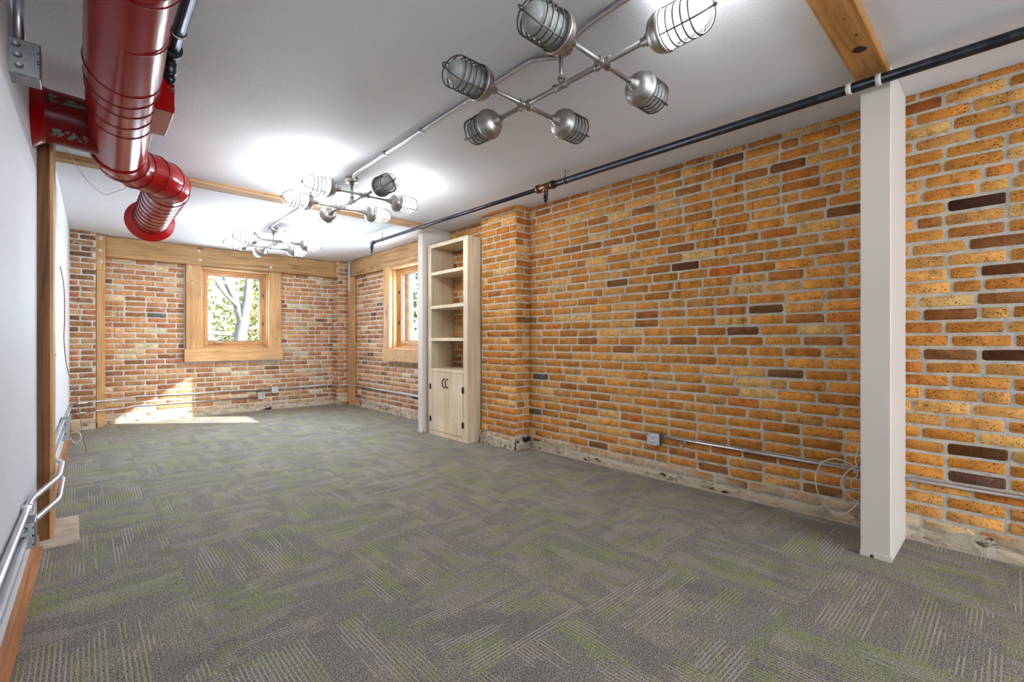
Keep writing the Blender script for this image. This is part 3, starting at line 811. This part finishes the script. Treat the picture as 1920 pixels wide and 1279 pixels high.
# ------------------------------------------------------------------ red duct
ZD = 2.2
t_ = thing('red_duct', 'glossy red ventilation duct hanging at the ceiling by the left wall', 'duct', (.15, 3.2, ZD))
def duct_part(name, pts, r, mat, parent, seg=40): 
    return MB().tube(pts, r, seg, False).build(name, M[mat], parent)
def ring(m, p, d, r, w=.004):
    m.lathe(Vector(p) - Vector(d).normalized() * w, d, [(0, r - .002), (w * .6, r + w * .8), (w * 1.4, r + w * .8), (w * 2, r - .002)], 40)
mp = [(.075, -2.3, ZD), (.095, 1.2, ZD), (.112, 1.95, ZD), (.122, 2.42, ZD), (.138, 3.0, ZD), (.150, 3.3, ZD), (.158, 3.58, ZD)]
main = duct_part('trunk', mp, [.110, .110, .111, .124, .124, .124, .124], 'red', t_)
for y in (1.75, 2.06):
    sm_ = MB(); ring(sm_, (.075 + .0105 * (y + 2.3), y, ZD), (0.02, 1, 0), .113, .003); sm_.build('gore_seam', M['seam'], main)
for k, y in enumerate((2.42, 2.53, 2.65, 2.78, 2.92)):
    sm_ = MB(); ring(sm_, (.122 + (y - 2.42) * .028, y, ZD), (.10 * (1 if k % 2 else -1) + .03, 1, .06 if k % 2 else -.06), .1245, .0035); sm_.build('gore_seam', M['seam'], main)
cl = MB(); cl.lathe((.155, 3.50, ZD), (.03, 1, 0), [(0, .124), (.004, .130), (.07, .131), (.075, .124)], 40); cl.build('end_collar', M['red'], main)
for k in range(5):
    a = math.radians(200 + k * 35); MB().lathe((.153 + .128 * math.cos(a), 3.53, ZD + .128 * math.sin(a)), (math.cos(a), 0, math.sin(a)), [(0, .005), (.004, .004), (.005, 0)], 8).build('screw', M['hole'], main)
br = duct_part('branch', [(-.165, 3.355, ZD + .05), (.15, 3.365, ZD + .04)], .133, 'red_worn', t_)
wl_ = MB(); wl_.lathe((-.188, 3.355, ZD + .05), (1, 0, 0), [(0, .175), (.006, .172), (.035, .142), (.05, .134)], 40); wl_.build('wall_collar', M['red'], br)
e2 = [(.158, 3.57), (.185, 3.70), (.250, 3.80), (.335, 3.865), (.405, 3.945), (.445, 4.05), (.452, 4.16)]
el = duct_part('offset_elbow', [(x, y, ZD) for x, y in e2], [.122, .124, .126, .127, .128, .129, .130], 'red', t_)
for i in range(1, len(e2) - 1):
    sm2 = MB(); d = Vector((e2[i+1][0] - e2[i-1][0], e2[i+1][1] - e2[i-1][1], 0)); ring(sm2, (e2[i][0], e2[i][1], ZD), d, .1275, .004); sm2.build('gore_seam', M['seam'], el)
fl_ = duct_part('ribbed_outlet', [(.452, 4.14, ZD), (.455, 5.37, ZD)], .132, 'red', t_)
for k in range(10):
    sm3 = MB(); ring(sm3, (.452, 4.16 + k * .125, ZD), (0, 1, 0), .1322, .004); sm3.build('rib', M['seam'], fl_)
mo = MB(); mo.lathe((.455, 5.33, ZD), (0, 1, 0), [(0, .132), (.02, .138), (.05, .186), (.054, .187), (.056, .183), (.03, .136), (.0, .126)], 44); mo.build('mouth_flange', M['red_flange'], t_)
ab = MB(); ab.box((.20, 2.60, 2.138), (.308, 2.93, 2.285), .003); abo = ab.build('damper_box', M['red'], t_)
for y_, z_ in ((2.63, 2.25), (2.63, 2.17), (2.90, 2.25)):
    MB().lathe((.308, y_, z_), (1, 0, 0), [(0, .006), (.004, .005), (.005, 0)], 8).build('screw', M['hole'], abo)
for y in (.4, 1.3):
    x_ = .10 if y < 2 else .453; r_ = .112 if y < 2 else .134
    MB().tube([(x_ - r_, y, ZD + .02), (x_ - r_, y, H)], .003, 6).build('hanger_wire', M['galv'], t_)

# ------------------------------------------------------------------ sprinkler pipes
def head(parent, x, y, z):
    MB().lathe((x, y, z), (0, 0, -1), [(0, .020), (.03, .022), (.032, .016), (.045, .016), (.047, .019), (.062, .018), (.075, .012), (.078, .006), (.085, .005)], 14).build('sprinkler_body', M['dark_steel'], parent)
    s = MB()
    for a in (-1, 1): s.tube([(x + a*.010, y, z - .075), (x + a*.012, y, z - .09), (x, y, z - .108)], .002, 6)
    s.lathe((x, y, z - .106), (0, 0, -1), [(0, 0), (0, .014), (.002, .014), (.002, 0)], 12)
    s.build('sprinkler_deflector', M['brass'], parent)
rpx = lambda y: 2.872 - .0175 * y
t_ = thing('sprinkler_pipe', 'black sprinkler pipe running below the ceiling along the right brick wall', 'pipe', (2.83, 2.6, 2.38))
MB().tube([(rpx(-2.3), -2.3, 2.38), (rpx(2.60), 2.60, 2.38)], .0245, 14).build('main_pipe', M['dark_steel'], t_)
MB().tube([(rpx(2.60), 2.60, 2.38), (rpx(5.70), 5.70, 2.38)], .0175, 12).build('branch_pipe', M['dark_steel'], t_)
te = MB(); te.tube([(rpx(2.6), 2.565, 2.38), (rpx(2.7), 2.735, 2.38)], .030, 14)
for y in (2.57, 2.73): te.tube([(rpx(y), y - .012, 2.38), (rpx(y), y + .012, 2.38)], .035, 14)
te.tube([(rpx(2.65), 2.65, 2.38), (rpx(2.65), 2.65, 2.335)], .024, 12); te.build('tee_fitting', M['brass'], t_)
head(t_, rpx(2.65), 2.65, 2.336)
eb = MB(); eb.tube(bend([(rpx(5.6), 5.62, 2.38), (rpx(5.7), 5.70, 2.38), (rpx(5.7), 5.70, 2.31)], .03), .023, 12); eb.build('elbow_fitting', M['dark_steel'], t_)
head(t_, rpx(5.7), 5.70, 2.32)
for y in (2.44, 5.42):
    hg = MB(); r_ = .027 if y < 3 else .020
    hg.tube([(rpx(y) + r_ * math.cos(2*math.pi*k/16), y, 2.38 + r_ * math.sin(2*math.pi*k/16)) for k in range(16)], .004, 6, False, True)
    hg.tube([(rpx(y), y, 2.38 + r_), (rpx(y), y, H)], .0045, 6); hg.lathe((rpx(y), y, 2.38 + r_), (0, 0, 1), [(0, .008), (.02, .008), (.02, 0)], 8)
    hg.build('hanger', M['galv'], t_)
for y in (.455, .575):
    st = MB(); st.lathe((rpx(y), y - .011, 2.38), (0, 1, 0), [(0, .0245), (0, .0275), (.022, .0275), (.022, .0245)], 16); st.build('strap', M['strap'], t_)
t_ = thing('sprinkler_pipe', 'black sprinkler pipe under the ceiling to the right of the red duct', 'pipe', (.293, 2.6, 2.385))
lpx = lambda y: .293 + .012 * max(0, y - 2.7)
MB().tube([(.293, -2.3, 2.385), (.293, 2.60, 2.385)], .0235, 14).build('main_pipe', M['dark_steel'], t_)
MB().tube([(.293, 2.60, 2.385), (lpx(4.6), 4.6, 2.385)], .016, 12).build('branch_pipe', M['dark_steel'], t_)
te = MB(); te.tube([(.293, 2.52, 2.385), (.293, 2.66, 2.385)], .029, 14); te.tube([(.293, 2.51, 2.385), (.293, 2.54, 2.385)], .036, 14); te.tube([(.293, 2.60, 2.385), (.293, 2.60, 2.34)], .023, 12); te.build('tee_fitting', M['hole'], t_)
head(t_, .293, 2.60, 2.342)
hg = MB(); hg.tube([(.293 + .027 * math.cos(2*math.pi*k/16), 2.36, 2.385 + .027 * math.sin(2*math.pi*k/16)) for k in range(16)], .004, 6, False, True); hg.tube([(.293, 2.36, 2.41), (.293, 2.36, H)], .0045, 6); hg.build('hanger', M['galv'], t_)

# ------------------------------------------------------------------ bookcase
cx0, cx1, cy0, cy1, ct = 3.03, 3.385, 3.985, 4.755, 2.235
t_ = thing('bookcase', 'tall birch plywood bookcase with open shelves over a two door cupboard', 'bookcase', ((cx0 + cx1) / 2, (cy0 + cy1) / 2, 0))
MB().box((cx0 + .018, cy0, 0), (cx1, cy0 + .02, ct), .001).build('side_panel', M['ply'], t_)
MB().box((cx0 + .018, cy1 - .02, 0), (cx1, cy1, ct), .001).build('side_panel', M['ply'], t_)
MB().box((cx0 + .018, cy0 + .02, ct - .02), (cx1, cy1 - .02, ct), .001).build('top_panel', M['ply'], t_)
MB().box((cx0, cy0, 0), (cx0 + .019, cy0 + .078, ct), .001).build('face_stile', M['ply'], t_)
MB().box((cx0, cy1 - .055, 0), (cx0 + .019, cy1, ct), .001).build('face_stile', M['ply'], t_)
MB().box((cx0, cy0 + .078, ct - .042), (cx0 + .019, cy1 - .055, ct), .001).build('face_rail', M['ply'], t_)
MB().box((cx0, cy0 + .078, 0), (cx0 + .019, cy1 - .055, .05), .001).build('face_rail', M['ply'], t_)
for z_ in (1.872, 1.478, 1.100, .745):
    MB().box((cx0 + .002, cy0 + .079 if z_ < 1 else cy0 + .02, z_), (cx1 - .02, cy1 - .02, z_ + .036), .001).build('shelf', M['ply'], t_)
ym = (cy0 + .078 + cy1 - .055) / 2
for (a, b, s) in ((cy0 + .081, ym - .002, 1), (ym + .002, cy1 - .058, -1)):
    d = MB().box((cx0 - .006, a, .056), (cx0 + .013, b, .742), .0015).build('door', M['ply'], t_)
    yh = ym - .033 if s > 0 else ym + .033
    hd = MB(); hd.tube(spline([(cx0 - .006, yh, .668), (cx0 - .026, yh, .655), (cx0 - .034, yh, .62), (cx0 - .026, yh, .585), (cx0 - .006, yh, .572)], 4), .006, 8)
    for z_ in (.668, .572): hd.lathe((cx0 - .006, yh, z_), (-1, 0, 0), [(0, .010), (.004, .010), (.005, 0)], 10)
    hd.build('handle', M['hole'], d)
    for z_ in (.565, .186):
        ye = a - .003 if s > 0 else b + .003
        hn = MB(); hn.box((cx0 - .010, ye - .018, z_ - .028), (cx0 - .004, ye + .018, z_ + .028), .002); hn.tube([(cx0 - .010, ye, z_ - .036), (cx0 - .010, ye, z_ + .036)], .0055, 8); hn.build('hinge', M['hole'], d)

# ------------------------------------------------------------------ electrical
def wire(name, label, pts, r, mat, cat='cable', n=6, sp=True):
    return tag(MB().tube(spline(pts, n) if sp else pts, r, 7).build(name, M[mat]), label, cat)
def outlet(label, c, n, w=.10, h=.095, d=.05, mat='plate'):
    c, n = Vector(c), Vector(n); u = Vector((n.y, -n.x, 0)) if abs(n.x) > .5 else Vector((1, 0, 0)); z = Vector((0, 0, 1))
    t_ = thing('outlet_box', label, 'outlet', c)
    MB().box(c - u*w/2 - z*h/2, c + u*w/2 + z*h/2 + n*(d - .006), .004).build('back_box', M['boxsteel'] if mat == 'plate' else M[mat], t_)
    cv = MB().box(c - u*(w/2 - .001) - z*(h/2 - .001) + n*(d - .006), c + u*(w/2 - .001) + z*(h/2 - .001) + n*d, .002).build('cover_plate', M['plate'], t_)
    for k in (-1, 1):
        rc = MB(); rc.lathe(c + z*k*.021 + n*d, n, [(0, .016), (.003, .0155), (.0032, 0)], 14); q = rc.build('receptacle', M['plate'], t_)
        sl = MB()
        for a in (-.005, .005): sl.box(c + u*(a - .001) + z*(k*.021 - .004) + n*(d + .0028), c + u*(a + .001) + z*(k*.021 + .005) + n*(d + .0036))
        sl.build('slot', M['hole'], q)
    for a, b in ((-1, -1), (1, 1)):
        MB().lathe(c + u*a*(w/2 - .010) + z*b*(h/2 - .010) + n*d, n, [(0, .005), (.003, .004), (.0035, 0)], 8).build('screw', M['hole'], t_)
outlet('grey steel outlet box on the right brick wall above the carpet', (XR - .012, 1.962, .317), (-1, 0, 0), .105, .098, .052)
def conduit(label, pts, r, straps=(), rad=.06, name='wall_conduit'):
    t_ = thing(name, label, 'conduit', Vector(pts[0]))
    MB().tube(bend(pts, rad), r, 10).build('pipe', M['conduit'], t_)
    for (p, q) in straps:
        MB().box(p, q, .002).build('strap', M['conduit'], t_)
    return t_
xc = XR - .026
conduit('steel conduit along the right wall from the outlet box to the near column', [(xc, 1.91, .342), (xc, .545, .334)], .011, [((XR - .040, 1.70, .318), (XR - .012, 1.716, .342)), ((XR - .040, .64, .315), (XR - .012, .656, .335))])
conduit('steel conduit on the right wall at the photo edge beyond the near column', [(xc, .418, .333), (xc, -1.1, .331)], .011)
conduit('thin steel conduit under the side window on the right wall', [(XF - .026, 4.93, .326), (XF - .026, 7.50, .342), (3.34, 7.60, .345), (3.30, 7.78, .345), (3.18, 7.84, .345)], .010, [], .05)
yc = YB - .028
conduit('upper steel conduit along the back wall', [(3.18, 7.84, .345), (3.17, yc, .338), (2.32, yc, .322)], .010, [], .05)
conduit('upper steel conduit from the left wall to the back wall outlet', [(2.22, yc, .316), (.52, yc, .350), (.30, 7.90, .338), (.13, 7.885, .335), (-.07, 7.79, .330), (-.095, 7.70, .328), (xl(5.96) + .02, 5.96, .34)], .010, [], .05)
conduit('lower steel conduit along the back wall below the other conduit', [(2.02, yc, .212), (.52, yc, .226), (.30, 7.90, .218), (.13, 7.885, .216), (-.07, 7.79, .212), (-.095, 7.70, .21), (xl(5.96) + .02, 5.96, .25)], .010, [], .05)
outlet('pale blue grey outlet box on the back wall under the window, at the upper conduit', (2.268, YB - .012, .315), (0, -1, 0), .10, .10, .045)
outlet('small white outlet at the end of the lower back wall conduit', (2.057, YB - .012, .238), (0, -1, 0), .07, .115, .035)
# left wall
def jbox(label, c0, c1, knock, cov):
    t_ = thing('junction_box', label, 'junction box', c0)
    MB().box(c0, c1, .003).build('box', M['boxsteel'], t_)
    for (x, z_) in knock:
        MB().lathe((x, c0[1], z_), (0, -1, 0), [(-.001, .0135), (.0015, .0135), (.0015, .0115), (.0005, .011), (.0005, 0)], 16).build('knockout', M['boxsteel'], t_)
    for z_ in cov: MB().lathe((c1[0] - .007, c0[1], z_), (0, -1, 0), [(0, .003), (.0015, .003), (.0016, 0)], 8).build('screw', M['hole'], t_)
    return t_
yj = 2.47; xw = xl(yj)
jbox('grey steel junction box high on the left wall above the red duct branch', (xw - .005, yj, 2.075), (xw + .082, yj + .10, 2.205), [(xw + .020, 2.182), (xw + .024, 2.145), (xw + .028, 2.108)], (2.17, 2.14, 2.13))
conduit('steel conduit dropping from the ceiling to the high junction box', [(xw + .022, yj + .05, H), (xw + .022, yj + .05, 2.20)], .0155)
yj = 2.75; xw = xl(yj)
jbox('grey steel junction box low on the left wall before the dark post', (xw - .004, yj, .245), (xw + .050, yj + .115, .353), [(xw + .016, .328), (xw + .016, .288)], (.33, .30, .295, .26))
zz1, zz2 = .385, .290
conduit('upper steel conduit bent out around the foot of the dark post', [(xl(-2.3) + .02, -2.3, .39), (xl(3.0) + .019, 3.0, zz1), (-.092, 3.44, zz1 - .003), (-.088, 3.84, zz1 - .003), (xl(4.1) + .02, 4.02, zz1), (xl(5.8) + .02, 5.80, zz1)], .0125, [((xl(2.85), 2.85, zz1 - .016), (xl(2.85) + .036, 2.866, zz1 + .018))], .06)
conduit('lower steel conduit rising from the low box and bent around the dark post', [(xl(2.85) + .026, 2.85, .305), (xl(3.0) + .024, 2.98, zz2), (-.090, 3.34, zz2 - .003), (-.086, 3.84, zz2 - .003), (xl(4.1) + .02, 4.02, zz2), (xl(5.8) + .02, 5.80, zz2)], .0125, [], .06)
conduit('lower steel conduit running from the low box towards the photographer', [(xl(2.76) + .020, 2.76, .285), (xl(1.0) + .020, 1.0, .285), (xl(-2.3) + .02, -2.3, .285)], .0125)
xw = xl(5.85)
t_ = jbox('grey green junction box at the end of the left wall conduits beyond the post', (xw - .004, 5.80, .20), (xw + .06, 5.95, .40), [(xw + .03, .35), (xw + .03, .26)], (.37,))

# cables
wire('cable', 'white cable coil hanging on the brick wall left of the near column',
     [onx(1611, 838, 3.33), onx(1604, 862, 3.33), onx(1606, 876, 3.32), onx(1590, 868, 3.31), onx(1565, 861, 3.31), onx(1542, 868, 3.31), onx(1530, 890, 3.31), onx(1531, 915, 3.31), onx(1540, 940, 3.31), onx(1556, 957, 3.31), onx(1578, 965, 3.31), onx(1597, 956, 3.32), onx(1609, 942, 3.33), onx(1600, 938, 3.33), onx(1582, 920, 3.32), onx(1577, 905, 3.32), onx(1584, 890, 3.32), onx(1600, 878, 3.33), onx(1608, 890, 3.34), onx(1596, 905, 3.34), onx(1598, 916, 3.34), onx(1612, 918, 3.35)], .0035, 'cable')
wire('cable', 'white cable across the cupboard door and carpet at the foot of the bookcase',
     [(cx0 - .012, 4.31, .26), (cx0 - .014, 4.20, .17), (cx0 - .012, 4.06, .10), (cx0 - .02, 4.0, .02), (cx0 + .05, 3.965, .008), (3.14, 3.955, .03), (3.175, 3.955, .10), (3.185, 3.95, .14)], .003, 'cable')
wire('cable', 'white cable loop standing on the lowest open shelf', [(3.34, 4.10, .79), (3.28, 4.12, .80), (3.20, 4.14, .87), (3.19, 4.14, .95), (3.25, 4.12, 1.03), (3.33, 4.07, 1.06), (3.375, 4.03, 1.04)], .004, 'cable')
wire('cable', 'brown cable hanging from the left wall down to the carpet beyond the post',
     [ony(113, 500, 5.4), ony(120, 540, 5.6), ony(121, 600, 5.8), ony(120, 640, 5.9), ony(126, 690, 6.0), ony(140, 735, 6.05), ony(149, 775, 6.1), ony(156, 820, 6.12), onz(162, 850, .006), onz(150, 857, .006), onz(125, 866, .006), onz(112, 872, .006)], .004, 'cable_brown')
wire('cable', 'white cable loop by the far left junction box', [(xw + .062, 5.84, .22), (xw + .10, 5.80, .17), (xw + .14, 5.78, .21), (xw + .12, 5.80, .27), (xw + .066, 5.83, .26)], .0035, 'cable')
wire('cable', 'thin pale wire sagging below the red duct branch', [(-.11, 3.95, 2.42), (-.07, 4.02, 2.30), ony(160, 335, 4.3), ony(193, 364, 4.5), ony(217, 360, 4.6), ony(240, 349, 4.7), (.30, 4.68, 2.425)], .002, 'cable', 3)
wire('cable', 'thin pale wire tacked along the far ceiling beam', [(.48, 4.683, 2.44), (.62, 4.684, 2.452), (.78, 4.684, 2.445), (1.2, 4.684, 2.438), (1.6, 4.684, 2.44), (2.9, 4.684, 2.44)], .0022, 'cable')
wire('cable', 'thin pale wire on the side of the far white column above the bookcase', [(3.10, 4.806, 2.26), (3.11, 4.806, 2.34), (3.17, 4.806, 2.45)], .002, 'cable')

# ------------------------------------------------------------------ outdoors
gr = MB().box((-30, 8.9, -.65), (60, 60, -.5)); gr.box((4.2, -30, -.65), (60, 8.9, -.5))
struct(gr.build('ground', m_plain('dry_lawn', (150, 150, 104), .95, 0, .25, .6)))
M['bark'] = m_plain('pale_bark', (138, 130, 126), .85, 0, .35, 5, .6, 14); M['bark_red'] = m_plain('pine_bark', (150, 112, 96), .9, 0, .35, 5, .7, 14)
M['leaf1'] = m_leaf('autumn_leaves', (168, 156, 74), (118, 122, 52)); M['leaf2'] = m_leaf('green_leaves', (92, 118, 70), (64, 92, 62)); M['leaf3'] = m_leaf('pale_leaves', (172, 166, 104), (130, 138, 82))
def tree(label, base, limbs, leafmat, bark, blobs, nleaf=2600, ls=.11):
    t_ = thing('tree', label, 'tree', base)
    b = Vector(base); m = MB()
    for pts, r0, r1 in limbs:
        P = spline([b + Vector(p) for p in pts], 4); m.tube(P, [r0 + (r1 - r0) * i / (len(P) - 1) for i in range(len(P))], 10)
    m.build('trunk', M[bark], t_)
    f = MB()
    for (c, rad, share) in blobs:
        for _ in range(int(nleaf * share)):
            d = Vector((random.gauss(0, 1), random.gauss(0, 1), random.gauss(0, 1))).normalized() * (random.random() ** .45)
            p = b + Vector(c) + Vector((d.x * rad[0], d.y * rad[1], d.z * rad[2]))
            a = Vector((U(-1, 1), U(-1, 1), U(-1, 1))).normalized() * ls * U(.5, 1.2); q = a.cross(Vector((U(-1, 1), U(-1, 1), U(-1, 1)))).normalized() * ls * U(.3, .6)
            f.add([p - a, p + q, p + a, p - q], [(0, 1, 2, 3)])
    f.build('foliage', M[leafmat], t_); return t_
B1 = ony(451, 640, 14.0)
tree('forked pale barked tree seen through the back window', (B1.x, 14.0, -.5),
     [([(0, 0, 0), (.02, 0, 1.0), (0, 0, 1.75), (.08, 0, 2.2)], .17, .15), ([(.05, 0, 2.1), (-.10, .1, 2.7), (-.36, .1, 3.4), (-.5, .2, 5)], .12, .06), ([(.06, 0, 2.1), (.16, 0, 2.7), (.24, .1, 3.6), (.3, .2, 5.4)], .13, .07),
      ([(-.05, 0, 2.5), (-.5, -.1, 3.0), (-.75, 0, 3.7)], .06, .03), ([(-.05, 0, 1.75), (-.6, .1, 1.80), (-1.1, .1, 1.78), (-1.7, .2, 2.0)], .06, .025), ([(.15, 0, 1.9), (.6, 0, 2.1), (.8, .1, 2.6)], .06, .03)],
     'leaf3', 'bark', [((-1.0, .8, 3.0), (1.0, .8, 1.0), .35), ((.9, .8, 2.9), (.8, .8, 1.2), .3), ((0, .6, 4.6), (1.6, 1.2, 1.0), .35)], 2200, .08)
tree('yellow leaved tree filling the left of the back window view', (1.2, 18.5, -.5), [([(0, 0, 0), (.05, 0, 1.6), (-.1, 0, 3.4)], .16, .06), ([(0, 0, 1.5), (.6, 0, 2.6), (1.0, 0, 3.8)], .08, .03)], 'leaf1', 'bark',
     [((0, 0, 2.3), (1.9, 1.3, 1.8), .6), ((.6, 0, 4.2), (1.8, 1.3, 1.4), .4)], 3600, .13)
tree('light green tree behind the forked trunk outside the back window', (5.9, 21.0, -.5), [([(0, 0, 0), (.05, 0, 1.6), (-.1, 0, 3.4)], .16, .06)], 'leaf3', 'bark',
     [((-.3, 0, 2.2), (2.0, 1.3, 1.9), .6), ((.2, 0, 4.4), (1.8, 1.3, 1.5), .4)], 3600, .13)
B2 = onx(766, 640, 8.2)
tree('straight reddish trunk seen through the side window', (8.2, B2.y, -.5), [([(0, 0, 0), (.02, 0, 2.0), (0, 0, 4.5), (.03, 0, 7)], .17, .13)], 'leaf2', 'bark_red', [((0, 0, 6.6), (1.6, 1.6, 1.0), 1.0)], 1500, .12)
tree('blue green tree at the right of the side window view', (12.5, 18.2, -.5), [([(0, 0, 0), (0, .1, 2), (0, 0, 4)], .18, .08)], 'leaf2', 'bark', [((0, 0, 3.2), (1.8, 1.8, 1.6), .6), ((0, 0, 5.0), (1.5, 1.5, 1.2), .4)], 3000, .14)
hb = thing('house', 'pale low house beyond the side window', 'house', (17, 19.5, -.5))
MB().box((15, 17.5, -.5), (19.5, 21.5, 1.5)).build('house_walls', m_plain('house_siding', (206, 210, 216), .8), hb)
rf = MB(); rf.add([(14.8, 17.2, 1.5), (19.7, 17.2, 1.5), (19.7, 21.8, 1.5), (14.8, 21.8, 1.5), (14.8, 19.5, 2.5), (19.7, 19.5, 2.5)], [(0, 1, 5, 4), (2, 3, 4, 5), (0, 4, 3), (1, 2, 5), (0, 3, 2, 1)]); rf.build('roof', m_plain('house_roof', (170, 172, 180), .8), hb)
bpy.context.view_layer.update()
